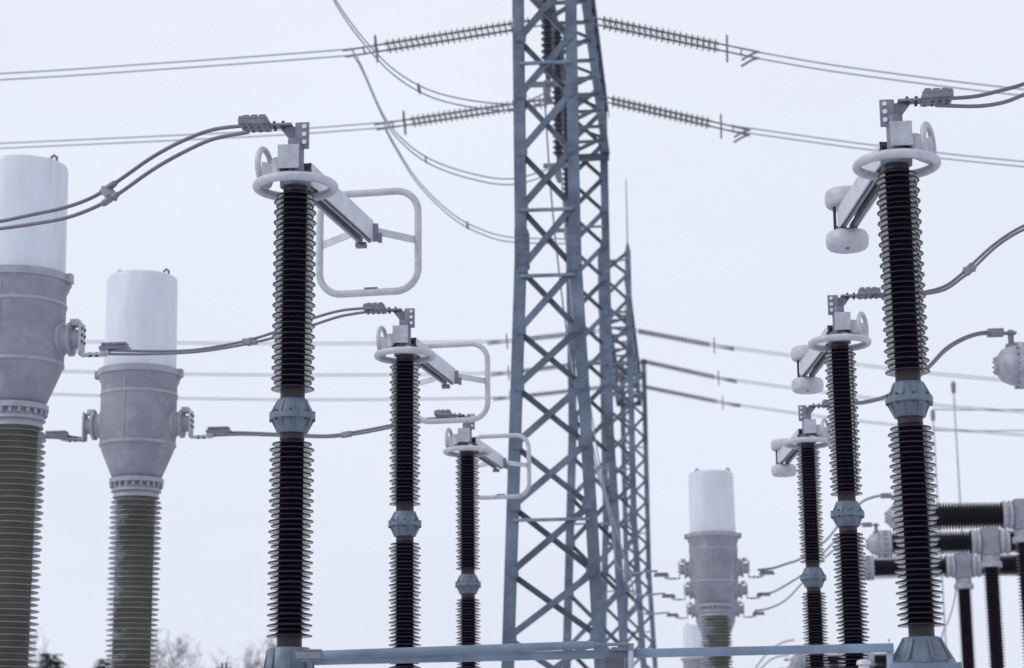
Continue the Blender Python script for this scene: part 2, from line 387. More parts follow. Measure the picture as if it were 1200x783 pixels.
    if m > 0:
        MB().box(B+Vector((.075, .01, -.01)), (.05, .05, .13)).build('contact_jaw', 'fitting', ao, bevel=.004)
        MB().box(B+Vector((-.03, .03, -.098)), (.08, .07, .035)).build('contact_jaw', 'fitting', ao, bevel=.004)
        MB().box(B+Vector((.115, .0, -.055)), (.03, .04, .07)).build('contact_jaw', 'fitting', ao, bevel=.004)
        # rounded square frame standing across the arm
        C = B+Vector((-.015, .30, -.005)); hw, hh, rr = .382, .390, .17; P = []
        tx = Vector((1, -.10, 0)).normalized(); tz = Vector((0, 0, 1))
        for (sx, sz, a0) in ((1, 1, 0), (-1, 1, 90), (-1, -1, 180), (1, -1, 270)):
            for k in range(9):
                a = R(a0+k*90/8); P.append(C + tx*(sx*(hw-rr)+rr*math.cos(a)) + tz*(sz*(hh-rr)+rr*math.sin(a)))
        Q = []
        for i in range(len(P)):
            a, b_ = P[i], P[(i+1) % len(P)]; Q.append(a)
            if (b_-a).length > .15:
                for k in range(1, 4): Q.append(a.lerp(b_, k/4))
        fo = MB().tube(Q, .0275, 12, closed=True).build('contact_frame', 'alu_ring', t)
        cbm = MB().bar(C-tx*(hw-.02), B+Vector((-.06, -.0, .0)), .012, .055).bar(C+tx*(hw-.02), B+Vector((.07, 0, .0)), .012, .055)
        cbm.build('frame_crossbar', 'alu', fo)
        MB().box(C-tz*(hh-.02)+tx*.02, (.10, .03, .035)).build('frame_joint', 'fitting', fo)
    else:
        for (dz, nm, dx) in ((-.150, 'shield_toroid', .0), (.165, 'shield_toroid', .005)):
            c0 = B+Vector((dx, .05, dz)); h2 = .068; pf = []
            for k in range(13):
                a = R(-90+180*k/12); pf.append((.098+.058*abs(math.cos(a))**.62, h2*math.copysign(abs(math.sin(a))**.8, math.sin(a))))
            pf = [(.001, -h2+.016), (.05, -h2+.012)] + pf + [(.05, h2-.012), (.001, h2-.016)]
            s_ = MB().lathe(pf, n=44, o=c0).build(nm, 'alu_ring', t)
            MB().lathe([(.013, -h2+.008), (.013, -h2+.02)], n=10, o=c0).build('shield_bolt', 'bolt_dark', s_)
        MB().box(B+Vector((-.05, .03, -.085)), (.085, .07, .065)).bar(B+Vector((-.085, .02, -.10)), B+Vector((-.085, .02, .12)), .022, .012, (0, 1, 0)).build('contact_finger', 'bolt_dark', ao)
    return t
pl0 = make_post(1, 'dark disconnector post with square contact frame, tallest and nearest of the left row', (XL, Y0, ZB))
dup(pl0, (XL, Y0+SP, ZB), 'middle dark post of the left row, its square contact frame below the biggest frame')
dup(pl0, (XL, Y0+2*SP, ZB), 'smallest dark post of the left row, its square contact frame touching the lattice column')
pr0 = make_post(-1, 'dark disconnector post with two round shields, tallest and nearest of the right row', (XR, Y0-.02, ZB))
dup(pr0, (XR, Y0+SP-.02, ZB), 'middle dark post of the right row with two round shields on its arm')
dup(pr0, (XR, Y0+2*SP-.02, ZB), 'smallest dark post of the right row with two round shields, left of the other two')

# ------------------------------------------------------------------ base beam, link rods, drive box under the nearest posts
zb_ = ZB
beam = MB().bar(at(368, 774.5, Y0-.14), at(1047, 759, Y0-.16), .05, .052)
bt = beam.build('base_beam', 'galv', bevel=.004)
tag(bt, 'long horizontal steel beam joining the feet of the two nearest dark posts', 'beam', kind='thing')
a, b = at(374, 767.5, Y0-.24), at(703, 755.5, Y0-.24)
lr = thing('link_rod', a, 'round steel link rod with flattened end lying just above the long beam', 'rod')
d = (b-a)
MB().tube([Vector((0, 0, 0)), d*.93, d*.97, d], [.026, .026, .024, .014], 14).build('rod_tube', 'galv', lr)
MB().bar(d*.985, d+Vector((.17, 0, .0)), .05, .018).build('rod_eye', 'galv', lr, bevel=.003)
MB().box((-.06, 0, -.004), (.16, .08, .045)).box((-.04, 0, .028), (.11, .06, .012)).box((-.05, 0, -.034), (.12, .07, .010)).build('rod_clevis', 'fitting', lr, bevel=.003)
p = at(722, 800, Y0-.05)
dm = thing('drive_box', (p.x, p.y+.1, p.z-.14), 'dark grey drive box with upright pale shaft under the middle of the long beam', 'drive box')
MB().box((-.01, .0, .13), (.125, .20, .36)).build('box_body', 'box_dark', dm, bevel=.006)
MB().lathe([(.018, -.4), (.018, .355)], n=16, o=(.10, -.27, .0)).build('drive_shaft', 'galv_light', dm)
MB().box((.055, -.27, .36), (.13, .05, .012)).box((.05, -.262, .335), (.14, .06, .02)).build('drive_lever', 'fitting', dm)
MB().box((0, 0, -1.25), (.14, .2, 2.4)).build('box_post', 'galv', dm)
p = at(1042.5, 768, Y0-.13)
bp_ = thing('beam_bracket', (p.x, p.y, p.z-.12), 'short pale upright bracket carrying the right end of the long beam', 'bracket')
MB().box((0, 0, .09), (.036, .03, .20)).build('bracket_post', 'galv_light', bp_, bevel=.003)
MB().lathe([(.008, 0), (.008, .02)], n=6, o=(0, 0, .20)).build('bracket_bolt', 'bolt', bp_)
p = at(1012, 776, Y0+SP-.35)
kb = thing('position_switch', (p.x, p.y, p.z-.12), 'small switch with pale knob on a steel ledge, in front of the middle right post', 'switch')
MB().box((-.05, .15, .0), (.40, .30, .05)).build('switch_ledge', 'galv', kb, bevel=.004)
MB().lathe([(.03, .025), (.05, .04), (.045, .09), (.065, .10), (.055, .135), (.02, .145)], n=20).build('switch_knob', 'alu', kb)

# ------------------------------------------------------------------ current transformers
def make_ct(label, loc, name='current_transformer'):
    t = thing(name, loc, label, 'transformer', 'current transformers with white heads')
    # local z = 0 at the ground, terminals at z = H
    H = 6.42
    MB().lathe([(.452, H+.685), (.452, H+.72), (.44, H+1.84), (.428, H+1.885), (.395, H+1.905), (.001, H+1.925)], n=64, cap=False).build('bellows_housing', 'white', t)
    for x in (-.27, .33):
        MB().tube([(x-.03, -.1, H+1.90), (x-.03, -.1, H+1.95), (x, -.1, H+1.975), (x+.03, -.1, H+1.95), (x+.03, -.1, H+1.90)], .016, 8).build('lifting_lug', 'fitting', t)
    rim = MB().lathe([(.46, H+.60), (.52, H+.605), (.52, H+.68), (.505, H+.69), (.452, H+.70)], n=64)
    ro = rim.build('head_rim', 'tank_seam', t)
    for x in (.535, -.535): MB().box((x, -.03, H+.64), (.05, .10, .10)).build('rim_clamp', 'tank_seam', ro, bevel=.005)
    MB().lathe([(.27, H-.70), (.31, H-.66), (.36, H-.54), (.43, H-.37), (.466, H-.27), (.472, H-.15), (.472, H+.5), (.50, H+.56), (.505, H+.61)], n=64).build('head_tank', 'tank', t)
    sm = MB()
    for z, r in ((H-.26, .472), (H+.37, .478)): sm.lathe([(r-.01, z-.022), (r+.003, z-.018), (r+.006, z), (r+.003, z+.018), (r-.01, z+.022)], n=64, cap=False)
    sm.bar((-.06, -.472, H-.24), (-.06, -.472, H+.56), .018, .010, (0, 1, 0))
    sm.build('weld_seam', 'tank_seam', t)
    nk = MB().lathe([(.265, H-.86), (.31, H-.85), (.31, H-.845), (.285, H-.80), (.275, H-.75)], n=56).lathe([(.30, H-.75), (.335, H-.745), (.335, H-.69), (.31, H-.68)], n=56)
    bolts(nk, (0, 0, H-.80), (0, 0, 1), .312, 22, .017, .056)
    no_ = nk.build('neck_flange', 'tank_seam', t)
    MB().lathe([(.25, H-.93), (.29, H-.925), (.27, H-.86)], n=48).build('sealing_collar', 'tank_seam', no_)
    z0, z1 = 2.35, H-.93
    MB().lathe(shed_profile(.232, [.324, .308], z0, z1, 50, thick=.016, droop=.014, tip=.008), n=64).build('composite_insulator', 'composite', t)
    MB().lathe([(.33, z0-.2), (.33, z0-.02), (.27, z0)], n=40).box((0, 0, z0-.26), (.8, .8, .12)).build('base_tank', 'galv', t)
    for sx in (-1, 1):
        for sy in (-1, 1): MB().bar((sx*.4, sy*.4, 0), (sx*.33, sy*.33, z0-.32), .09, .09, (0, 1, 0)).build('stand_leg', 'galv', t)
    for m in (-1, 1):
        tr = MB().lathe([(.19, .40), (.18, .47), (.15, .485), (.15, .535), (.178, .54), (.178, .575), (.10, .58), (.10, .66)], (m, 0, 0), (0, 0, H), 40)
        to = tr.build('primary_terminal', 'tank_seam', t)
        lg = MB().box((m*.675, -.02, H-.01), (.022, .19, .34)).box((m*.60, 0, H+.17), (.09, .12, .07))
        lg.box((m*.80, -.02, H-.175), (.27, .13, .022)); lg.box((m*.93, -.02, H-.150), (.09, .11, .05))
        lo = lg.build('terminal_lug', 'alu_box', to, bevel=.004)
        pegs('lug_bolt', 'bolt_dark', lo, [(m*.686, y, H+z) for y in (-.065, .035) for z in (-.04, .03, .10)], (m, 0, 0), .016, .014)
        pegs('pad_bolt', 'bolt_dark', lo, [(m*x, -.05, H-.205) for x in (.78, .85)], (0, 0, 1), .016, .05)
        cp = MB().box((m*1.03, -.02, H-.115), (.30, .15, .035)).box((m*1.03, -.02, H-.075), (.26, .13, .03))
        cp.build('cable_clamp', 'fitting', to, bevel=.004)
    return t
XC = -6.80
ct1 = make_ct('white topped transformer column at the left edge, the one cut off by the picture edge', (XC-.055, 20.5, .055))
ct2 = dup(ct1, (XC+.02, 25.0, -.03), 'white topped transformer column standing whole left of the tallest left post')
fc1 = dup(ct1, (.53, 40.8, -.26), 'white topped transformer column right of the lattice towers, front one in its row')
dup(ct1, (.62, 45.6, -.22), 'transformer column just behind the front one right of the towers, its terminals at middle height')
dup(ct1, (.66, 50.4, -.22), 'transformer column hindmost behind the one right of the towers, its terminals lowest')
dup(ct1, (.24, 79.0, -.15), 'far pale transformer head peeping out low beside the column right of the towers')

for c in (ct2, fc1):
    for ch in c.children:
        if ch.name.startswith('composite_insulator'):
            ch.material_slots[0].link = 'OBJECT'; ch.material_slots[0].material = MT['composite_frost']

# ------------------------------------------------------------------ circuit breakers
def make_breaker(label, loc):
    t = thing('circuit_breaker', loc, label, 'breaker', 'T shaped circuit breakers')
    H = 7.15
    MB().lathe(shed_profile(.135, [.195], 2.6, H-.55, 62, thick=.014, droop=.012), n=32).build('column_insulator', 'silicone', t)
    MB().box((0, 0, H), (.40, .40, .60)).build('joint_housing', 'tank', t, bevel=.06)
    MB().lathe([(.16, H-.56), (.235, H-.55), (.235, H-.44), (.19, H-.42), (.19, H-.3)], n=32).build('column_flange', 'cap_grey', t)
    MB().box((0, 0, 2.2), (.6, .6, .8)).build('drive_cabinet', 'box_dark', t, bevel=.02)
    MB().box((0, 0, .9), (.35, .35, 1.8)).build('support_column', 'galv', t, bevel=.01)
    for m in (-1, 1):
        fl = MB().lathe([(.2, .20), (.24, .205), (.275, .22), (.275, .28), (.24, .285), (.24, .33), (.275, .335), (.275, .40), (.22, .42)], (m, 0, 0), (0, 0, H), 36)
        fl.build('interrupter_flange', 'cap_grey', t)
        pr = []; n = 30
        x0, x1 = .42, 2.10
        for i in range(n):
            f = i/(n-1); xb = x0+(x1-x0)*f; rt = .255+.03*f; rc = .16+.03*f
            pr += [(rc, xb), (rt-.004, xb+.010), (rt, xb+.013), (rt-.004, xb+.017), (rc, xb+.024)]
        MB().lathe(pr, (m, 0, 0), (0, 0, H), 40).build('interrupter', 'silicone', t)
        cap = MB().lathe([(.20, 2.10), (.27, 2.12), (.30, 2.14), (.30, 2.20), (.27, 2.21), (.27, 2.30), (.30, 2.31), (.30, 2.37), (.262, 2.38), (.25, 2.46), (.205, 2.56), (.14, 2.61), (.12, 2.62), (.12, 2.645), (.08, 2.65)], (m, 0, 0), (0, 0, H), 44)
        bolts(cap, (m*2.115, 0, H), (m, 0, 0), .285, 16, .018, .29)
        bolts(cap, (m*2.635, 0, H), (m, 0, 0), .09, 8, .014, .035)
        co = cap.build('end_cap', 'cap_grey', t)
        tl = MB().box((m*2.43, 0, H+.34), (.07, .05, .24)).box((m*2.47, 0, H+.42), (.22, .10, .03)).box((m*2.62, 0, H+.43), (.20, .14, .09))
        tl.box((m*2.43, 0, H+.25), (.14, .12, .05))
        tl.build('cap_terminal', 'fitting', co, bevel=.006)
    return t
XB = 6.50
br1 = make_breaker('breaker with big pale grey end cap reaching in at the right edge', (XB+.10, 26.0, -.10))
dup(br1, (XB+.06, 40.8, -.05), 'upper one of the black T shaped breakers behind the tall right post')
dup(br1, (XB+.08, 45.6, 0), 'T shaped breaker with the middle one of three black horizontal arms at the right')
dup(br1, (XB+.10, 50.4, .0), 'T shaped breaker with the lowest of the three black arms, its column leftmost')
dup(br1, (XB-.05, 79.0, -.35), 'far dark breaker low behind the right posts, highest of the far row')
dup(br1, (XB, 84.4, -.40), 'far dark breaker low behind the right posts, between two others of its row')
dup(br1, (XB, 89.8, -.45), 'far dark breaker low behind the right posts, last and lowest of its row')

# ------------------------------------------------------------------ gantry columns
GX = -2.36
def make_column(Y, zbeam, ztop, label, rod=0.0, zbreak=11.6, dx=0.0, nodes=None, rungs=None):
    t = thing('lattice_column', (GX+dx, Y, 0), label, 'lattice tower', 'lattice columns of the gantries')
    def half(z): return .495 if z >= zbreak else .495 + (zbreak-z)*.042
    LW, LD = .21, .20
    zs = [0.0, zbreak, ztop]
    for m in (-1, 1):
        l = MB()
        for a, b in ((0, zbreak), (zbreak, ztop)):
            pa, pb = Vector((m*half(a), 0, a)), Vector((m*half(b), 0, b))
            # H section: two flanges facing the line and a web
            for sy in (-1, 1): l.bar(pa+Vector((0, sy*(LD/2-.012), 0)), pb+Vector((0, sy*(LD/2-.012), 0)), LW, .02, (0, 1, 0))
            l.bar(pa+Vector((m*.06, 0, 0)), pb+Vector((m*.06, 0, 0)), .03, LD-.045, (0, 1, 0))
        lo = l.build('leg', 'galv_tower', t, smooth=False)
        # splice plates
        g = MB().box((m*(half(zbreak)-.02), -LD/2-.016, zbreak), (.26, .016, .70)).box((m*(half(zbreak)-.02), LD/2+.016, zbreak), (.26, .016, .70))
        
        for k in range(5):
            for x in (-.07, .07): g.lathe([(.02, 0), (.02, .02)], (0, -1, 0), (m*(half(zbreak)-.02)+x, -LD/2-.024, zbreak-.26+.13*k), 6)
        g.build('splice_plate', 'galv_tower', lo, smooth=False)
    MB().box((0, 0, .15), (2.6, 1.0, .30)).build('footing', 'concrete', t, bevel=.02)
    if nodes is None:
        nodes = [.5]
        while nodes[-1] < ztop-.4: nodes.append(min(nodes[-1]+.97*2*half(nodes[-1]), ztop-.05))
    for i in range(len(nodes)-1):
        z, z2 = nodes[i], nodes[i+1]; w, w2 = half(z)-.06, half(z2)-.06
        A1 = MB().angle((-w, -LD/2-.006, z+.05), (w2, -LD/2-.006, z2-.05), .11, .012, (0, -1, 0))
        A1.build('brace', 'galv_dark' if i % 3 == 2 else 'galv_tower', t, smooth=False)
        A2 = MB().angle((w, LD/2+.006, z+.05), (-w2, LD/2+.006, z2-.05), .11, .012, (0, 1, 0))
        A2.build('brace', 'galv_dark' if i % 3 else 'galv_tower', t, smooth=False)
        for m, ww in ((-1, half(z)), (1, half(z))):
            gp = MB().box((m*(ww-.055), -LD/2-.020, z), (.19, .010, .19))
            for bx in (-.05, .05):
                for bz in (-.055, .055): gp.lathe([(.016, 0), (.016, .016)], (0, -1, 0), (m*(ww-.055)+bx, -LD/2-.025, z+bz), 6)
            gp.build('gusset_plate', 'galv_tower', t, smooth=False)
    for zc in (rungs if rungs else [q+.5 for q in nodes[1::4]]):
        wc = half(zc)
        MB().bar((-wc+.02, -LD/2-.03, zc), (wc-.02, -LD/2-.03, zc), .08, .055).build('rung', 'galv', t, bevel=.006)
    if rod:
        MB().lathe([(.09, ztop-.02), (.05, ztop+.25), (.022, ztop+.3), (.016, ztop+rod)], n=10, o=(half(ztop), 0, 0)).build('lightning_rod', 'galv_dark', t)
    return t
ZBM = 17.36+EYE
make_column(36.5, ZBM, ZBM+2.1, 'nearest and widest lattice steel column standing in the picture centre',
            nodes=[.35, 1.25, 2.31, 3.4, 4.55, 5.69, 6.87, 7.98, 9.04, 10.08, 11.23, 12.39, 13.47, 14.57, 15.68, 16.8, 17.94, 19.05, 20.15, 21.1], rungs=[15.15, 12.31, 11.07, 6.61, 2.9])
make_column(54.8, ZBM, ZBM+2.1, 'second lattice column just right of and behind the widest one', dx=-.09)
make_column(73.1, ZBM, 19.55+EYE, 'third lattice column with a thin lightning rod above its tip', rod=2.7, dx=.05)
make_column(91.4, ZBM, ZBM+2.0, 'hindmost and thinnest lattice column, right of the one with the rod', dx=.20)

def make_beam(Y1, Y2, label):
    t = thing('gantry_beam', (GX, Y1, ZBM), label, 'lattice beam', 'lattice beams on the gantry columns')
    W, Hh, L = .48, 1.25, Y2-Y1
    for sx in (-1, 1):
        for z in (0, Hh):
            MB().angle((sx*W, 0, z), (sx*W, L, z), .20, .02, (0, 0, -1 if z == 0 else 1)).build('chord', 'galv_tower', t, smooth=False)
    n = int(L/1.25); st = L/n
    for i in range(n+1):
        y = i*st
        MB().bar((-W, y, -.02), (W, y, -.02), .12, .06).build('strut', 'galv_tower', t, smooth=False)
        for sx in (-1, 1):
            MB().bar((sx*W, y, 0), (sx*W, y, Hh), .07, .05, (1, 0, 0)).build('upright', 'galv_tower', t, smooth=False)
        if i < n and i % 2 == 0:
            MB().angle((-W, y, .05), (W, y+st, .05), .08, .012, (0, 0, -1)).build('brace', 'galv_dark', t, smooth=False)
        elif i < n:
            MB().angle((W, y, .05), (-W, y+st, .05), .08, .012, (0, 0, -1)).build('brace', 'galv_dark', t, smooth=False)
        if i < n:
            for sx in (-1, 1):
                a, b = ((y, 0), (y+st, Hh)) if i % 2 else ((y, Hh), (y+st, 0))
                MB().bar((sx*W, a[0], a[1]), (sx*W, b[0], b[1]), .07, .04, (1, 0, 0)).build('side_brace', 'galv_tower', t, smooth=False)
    MB().box((0, L-.1, -.10), (1.12, .25, .14)).build('end_seat', 'galv_dark', t)
    return t
make_beam(37.0, 54.55, 'lattice beam running back overhead from the widest column to the second column')
make_beam(73.4, 91.1, 'far lattice beam running back from the column with the rod to the hindmost column')

# ------------------------------------------------------------------ insulator strings and line conductors
def string_profile(L, pitch, rt, rc):
    pr = [(rc*.9, 0), (rc, .02)]; n = int((L-.2)/pitch)
    for i in range(n):
        z = .1+i*pitch; r = rt
        pr += [(rc, z), (r, z+.004), (r, z+.022), (rc, z+.042), (rc, z+pitch*.5), (r*.68, z+pitch*.5+.004), (r*.68, z+pitch*.5+.012), (rc, z+pitch*.5+.025)]
    return pr + [(rc, L-.02), (rc*.9, L)]
def strain_string(A, B, label, group, stub=None, n=10):
    A, B = Vector(A), Vector(B); d = (B-A); L = d.length; u = d.normalized()
    t = thing('strain_insulator', A, label, 'insulator string', group)
    for s in (-.2, .2):
        o = Vector((0, s, 0)); a0 = o+u*.25; Ls = L-.27
        MB().lathe(string_profile(Ls, .135, .094, .019), u, a0, n).build('insulator_string', 'glass', t)
        MB().tube([o, a0], .02, 6).build('string_link', 'fitting', t)
        MB().tube([o+u*(L-.02), o+u*(L+.75)], [.02, .028], 6).build('dead_end_clamp', 'fitting', t)
    MB().bar(u*(L)+Vector((0, -.20, .24)), u*(L)+Vector((0, .20, -.24)), .10, .045, (1, 0, 0)).bar(u*(L)+Vector((0, -.26, 0)), u*(L)+Vector((0, .26, 0)), .10, .04, (1, 0, 0)).build('yoke_plate', 'fitting', t)
    if stub:
        for s in (-.2, .2):
            MB().tube([Vector((0, s, 0))+u*(L+.70), Vector((0, s, 0))+u*(L+.55)+Vector((-.02, 0, -.10)), Vector((0, s, 0))+u*(L+.32)+Vector((0, 0, -.28))], .028, 6).build('jumper_stub', 'fitting', t)
    return t
def line(name, label, cat, group, pts, r, offs, spacers=(), m='wire', n=8, smooth=6, parts='cable', sp=.03):
    """a bundle of cables along pts; offs = one offset per cable; spacers at arc fractions"""
    P = spline(pts, smooth); o = P[0].copy()
    t = thing(name, o, label, cat, group)
    for f in offs: MB().tube([p-o+Vector(f) for p in P], r, n).build(parts, m, t)
    for s in spacers:
        i = min(int(s*(len(P)-1)), len(P)-2); q = P[i]-o
        MB().bar(q+Vector(offs[0])*1.15, q+Vector(offs[-1])*1.15, sp, sp*1.3).build('spacer', 'fitting', t)
    return t
OV = [(0, -.2, 0), (0, .2, 0)]
YA, YB, YN = 44.3, 49.7, 38.9
gs = 'strain insulator strings on the gantries'; gl = 'overhead line conductors'; gj = 'jumper loops under the gantry beam'
XLb, XRb = GX-.50, GX+.50
def beam_pt(X, Y): return Vector((X, Y, ZBM-.05))
# near bay
sl = at(441, 57, YA); sr = at(852, 57, YA)
strain_string(beam_pt(XLb, YA), sl, 'upper double insulator string pulling left from the widest lattice column', gs)
strain_string(beam_pt(XRb, YA), sr, 'upper double insulator string pulling right from the beam near the picture top', gs, stub=True)
sl2 = at(474, 144, YB); sr2 = at(845, 148, YB)
strain_string(beam_pt(XLb, YB), sl2, 'lower double insulator string pulling left from the widest lattice column', gs)
strain_string(beam_pt(XRb, YB), sr2, 'lower double insulator string pulling right from the beam', gs, stub=True)
line('line_conductor', 'twin line wires leaving the upper left insulator string to the left edge', 'wire', gl,
     [at(437, 58, YA), at(390, 63, YA), at(200, 77, YA), at(0, 90, YA), at(-250, 100, YA)], .018, OV, (.11,))
line('line_conductor', 'twin line wires leaving the lower left insulator string, passing behind the big square frame', 'wire', gl,
     [at(468, 144.5, YB), at(433, 148, YB), at(300, 157, YB), at(0, 171, YB), at(-250, 181, YB)], .018, OV, (.10,))
line('line_conductor', 'twin line wires leaving the upper right insulator string to the right edge', 'wire', gl,
     [at(856, 58, YA), at(900, 67, YA), at(1000, 83.5, YA), at(1200, 108.5, YA), at(1450, 130, YA)], .018, OV, (.09,))
line('line_conductor', 'twin line wires leaving the lower right insulator string behind the tall right post', 'wire', gl,
     [at(849, 149, YB), at(890, 155, YB), at(1030, 174, YB), at(1200, 192.5, YB), at(1450, 213, YB)], .018, OV, (.12,))
# jumpers
line('jumper_loop', 'twin jumper wires dropping from the picture top to the widest column', 'wire', gj,
     [at(372, -45, YN), at(392, 0, YN), at(425, 47, YN), at(467, 89, YN), at(520, 115, YN), at(600, 126, YN), at(643, 112, YN)], .016, [(0, -.12, .03), (0, .12, -.03)], (.6,), sp=.05)
line('jumper_loop', 'twin jumper wires hanging from the upper left insulator string to the column', 'wire', gj,
     [at(412, 60, YA), at(424, 80, YA), at(450, 138, YA), at(474, 168, YA), at(505, 190, YA), at(550, 206, YA), at(600, 213, YA), at(655, 198, YA)], .017, [(0, -.12, .03), (0, .12, -.03)], (.55,))
line('jumper_loop', 'lowest jumper wires hanging from the lower left insulator string to the column', 'wire', gj,
     [at(450, 147, YB), at(462, 170, YB), at(490, 214, YB), at(530, 253, YB), at(565, 272, YB), at(600, 281, YB), at(665, 283, YB)], .017, [(0, -.12, .03), (0, .12, -.03)], (.6,), sp=.05)
# suspension strings holding the jumpers
def susp(P, label):
    t = thing('suspension_insulator', P, label, 'insulator string', 'hanging insulator strings under the gantry beam')
    MB().lathe(string_profile(3.2, .13, .135, .055), (0, 0, -1), (0, 0, -.15), 12).build('insulator_string', 'glass', t)
    MB().tube([(0, 0, .02), (0, 0, -.2)], .03, 6).build('string_link', 'fitting', t)
    MB().bar((-.35, 0, -3.42), (.35, 0, -3.42), .10, .09).bar((0, -.25, -3.45), (0, .25, -3.45), .08, .10).build('suspension_clamp', 'fitting', t)
    MB().tube([(-.05, -.1, -3.4), (-.02, -.1, -3.7), (.03, 0, -3.8)], .07, 6).build('arcing_horn', 'fitting', t)
for X, Y, lb in ((-2.46, YN, 'big dark insulator string hanging inside the top of the widest column'), (-2.59, YA, 'dark insulator string hanging just behind and below the biggest hanging one'), (-2.70, YB, 'smallest hanging insulator string, behind the right leg of the widest column')):
    susp(Vector((X, Y, ZBM-.06)), lb)
# droppers to the far transformers
def dropper(Y, Xc, tip, label, sag):
    a = Vector((-2.55, Y, ZBM-3.6)); c = tip
    P = [a, a.lerp(c, .2)+Vector((-.25, 0, -sag*.55)), a.lerp(c, .45)+Vector((-.40, 0, -sag)), a.lerp(c, .72)+Vector((-.34, 0, -sag*.95)), c+Vector((-.75, 0, .06)), c]
    line('dropper_conductor', label, 'wire', 'droppers from the gantry to the far transformers', P, .016, [(0, -.06, 0), (0, .06, 0)])
H_CT = 6.42
dropper(YN, .53, Vector((.53-1.1, 40.8, H_CT-.18-.10)), 'upper drop wires swinging down from the gantry to the far transformer left terminal', 1.7)
dropper(YA, .62, Vector((.62-1.1, 45.6, H_CT-.16-.10)), 'middle drop wires swinging down from the gantry to a far transformer left terminal', 1.75)
dropper(YB, .66, Vector((.66-1.1, 50.4, H_CT-.16-.10)), 'lowest drop wires swinging down from the gantry to the hindmost far transformer', 1.8)
# far bay strings and lines
for i, (Y, yl, yr0, yr, wd) in enumerate(((76.2, 400, 388, 405, 'upper'), (81.6, 437, 422, 443, 'middle'), (87.0, 466, 453, 472, 'lowest'))):
    L = at(594+i*2, yl, Y); Rr = at(837+i*5, yr, Y)
    strain_string(beam_pt(XLb, Y), L, wd+' far blurred insulator string left of the column with the rod', gs, n=8)
    strain_string(beam_pt(XRb, Y), Rr, wd+' far blurred insulator string right of the column with the rod', gs, n=8)
    line('line_conductor', wd+' of the three faint far line wires crossing the left half', 'wire', gl,
         [L, at(420, yl+2.5, Y), at(220, yl+2-i*.5, Y), at(0, yl-2-i*2, Y), at(-300, yl-14, Y)], .016, OV, (.55+.02*i,))
    line('line_conductor', wd+' of the three faint far line wires sloping down to the right', 'wire', gl,
         [Rr, at(960, yr+16, Y), at(1060, yr+29-i, Y), at(1200, yr+42-i*2, Y), at(1500, yr+58, Y)], .016, OV, (.35,))

# ------------------------------------------------------------------ twin cables between the near devices
gc = 'twin cables joining the near devices'
def twin(name, label, up_px, lo_px, Ya, Yb, r, spac=None, endY=None):
    n1 = len(up_px)
    def path(px):
        x0, x1 = px[0][0], px[-1][0]
        return [at(x, y, Ya+(Yb-Ya)*((x-x0)/(x1-x0))) for x, y in px]
    U, Lw = spline(path(up_px), 6), spline(path(lo_px), 6)
    for i, p in enumerate(U): p.y += .0
    o = U[0].copy(); t = thing(name, o, label, 'cable', gc)
    # the two cables lie side by side: one a little nearer, one a little farther
    def shift(P, dy):
        out = []
        for p in P:
            d = p-Vector((0, 0, EYE)); out.append(Vector((0, 0, EYE))+d*((d.y+dy)/d.y)-o)
        return out
    MB().tube(shift(U, .065), r, 10).build('cable', 'cable', t); MB().tube(shift(Lw, -.065), r, 10).build('cable', 'cable', t)
    if spac is not None:
        for s in (spac if isinstance(spac, (list, tuple)) else [spac]):
            i = int(s*(len(U)-1)); j = min(range(len(Lw)), key=lambda k: abs((Lw[k]-U[i]).x-.03))
            a_, b_ = shift(U, .065)[i], shift(Lw, -.065)[j]
            dr = (U[min(i+1, len(U)-1)]-U[i-1]).normalized()
            sb = MB()
            for q in (a_, b_): sb.tube([q-dr*.075, q-dr*.055, q+dr*.055, q+dr*.075], [r*1.1, r*1.75, r*1.75, r*1.1], 10)
            sb.bar(a_-dr*.02, b_+dr*.02, .075, .045)
            sb.build('cable_spacer', 'fitting', t, bevel=.003)
    return t
twin('twin_cable', 'thick twin cables sweeping from the left edge up to the tallest left post',
     [(-330, 300), (-120, 272), (-40, 265), (0, 259.5), (36, 252), (77, 243), (111, 230), (143, 209), (179, 184), (214.5, 165), (250, 152), (290, 147)],
     [(-330, 306), (-120, 280), (-40, 273), (0, 268), (36, 263), (77, 255.5), (111, 243), (139, 227), (179, 199), (214, 179), (250, 163), (291, 155)], 14.6, Y0, .0138, .60)
twin('twin_cable', 'twin cables from the cut off transformer passing behind the tallest left post',
     [(128, 410.5), (170, 411.5), (216, 411), (250, 407), (290, 399), (320, 390), (345, 381), (370, 372), (400, 364), (436, 360.5)],
     [(128, 415), (170, 415), (216, 413.5), (250, 410), (290, 403), (320, 396), (345, 388), (370, 380), (400, 370.5), (437, 364.5)], 20.4, Y0+SP, .0140, .46)
twin('twin_cable', 'twin cables from the whole transformer running behind the two nearer left posts',
     [(250, 507), (290, 507), (361, 510), (390, 510), (423, 505), (459, 498), (490, 492), (530, 489)],
     [(250, 510.5), (290, 509.5), (361, 512), (390, 512), (423, 508), (459, 501), (490, 495), (531, 491.5)], 25, Y0+2*SP, .0150, .5)
twin('twin_cable', 'twin cables from the whole transformer left terminal going behind the cut off one',
     [(100, 514), (75, 511), (50, 510), (0, 512), (-60, 516)], [(100, 517), (75, 514), (50, 513), (0, 515), (-60, 519)], 24.9, 25.2, .0150)
twin('twin_cable', 'twin cables from the tallest right post top out past the upper right edge',
     [(1100, 116), (1139, 113.5), (1167, 107.6), (1200, 98.5), (1250, 80), (1340, 58), (1450, 62)], [(1097, 123.5), (1145, 124.5), (1176, 120), (1200, 111), (1250, 92), (1340, 66), (1450, 66)], Y0, 14.6, .0138)
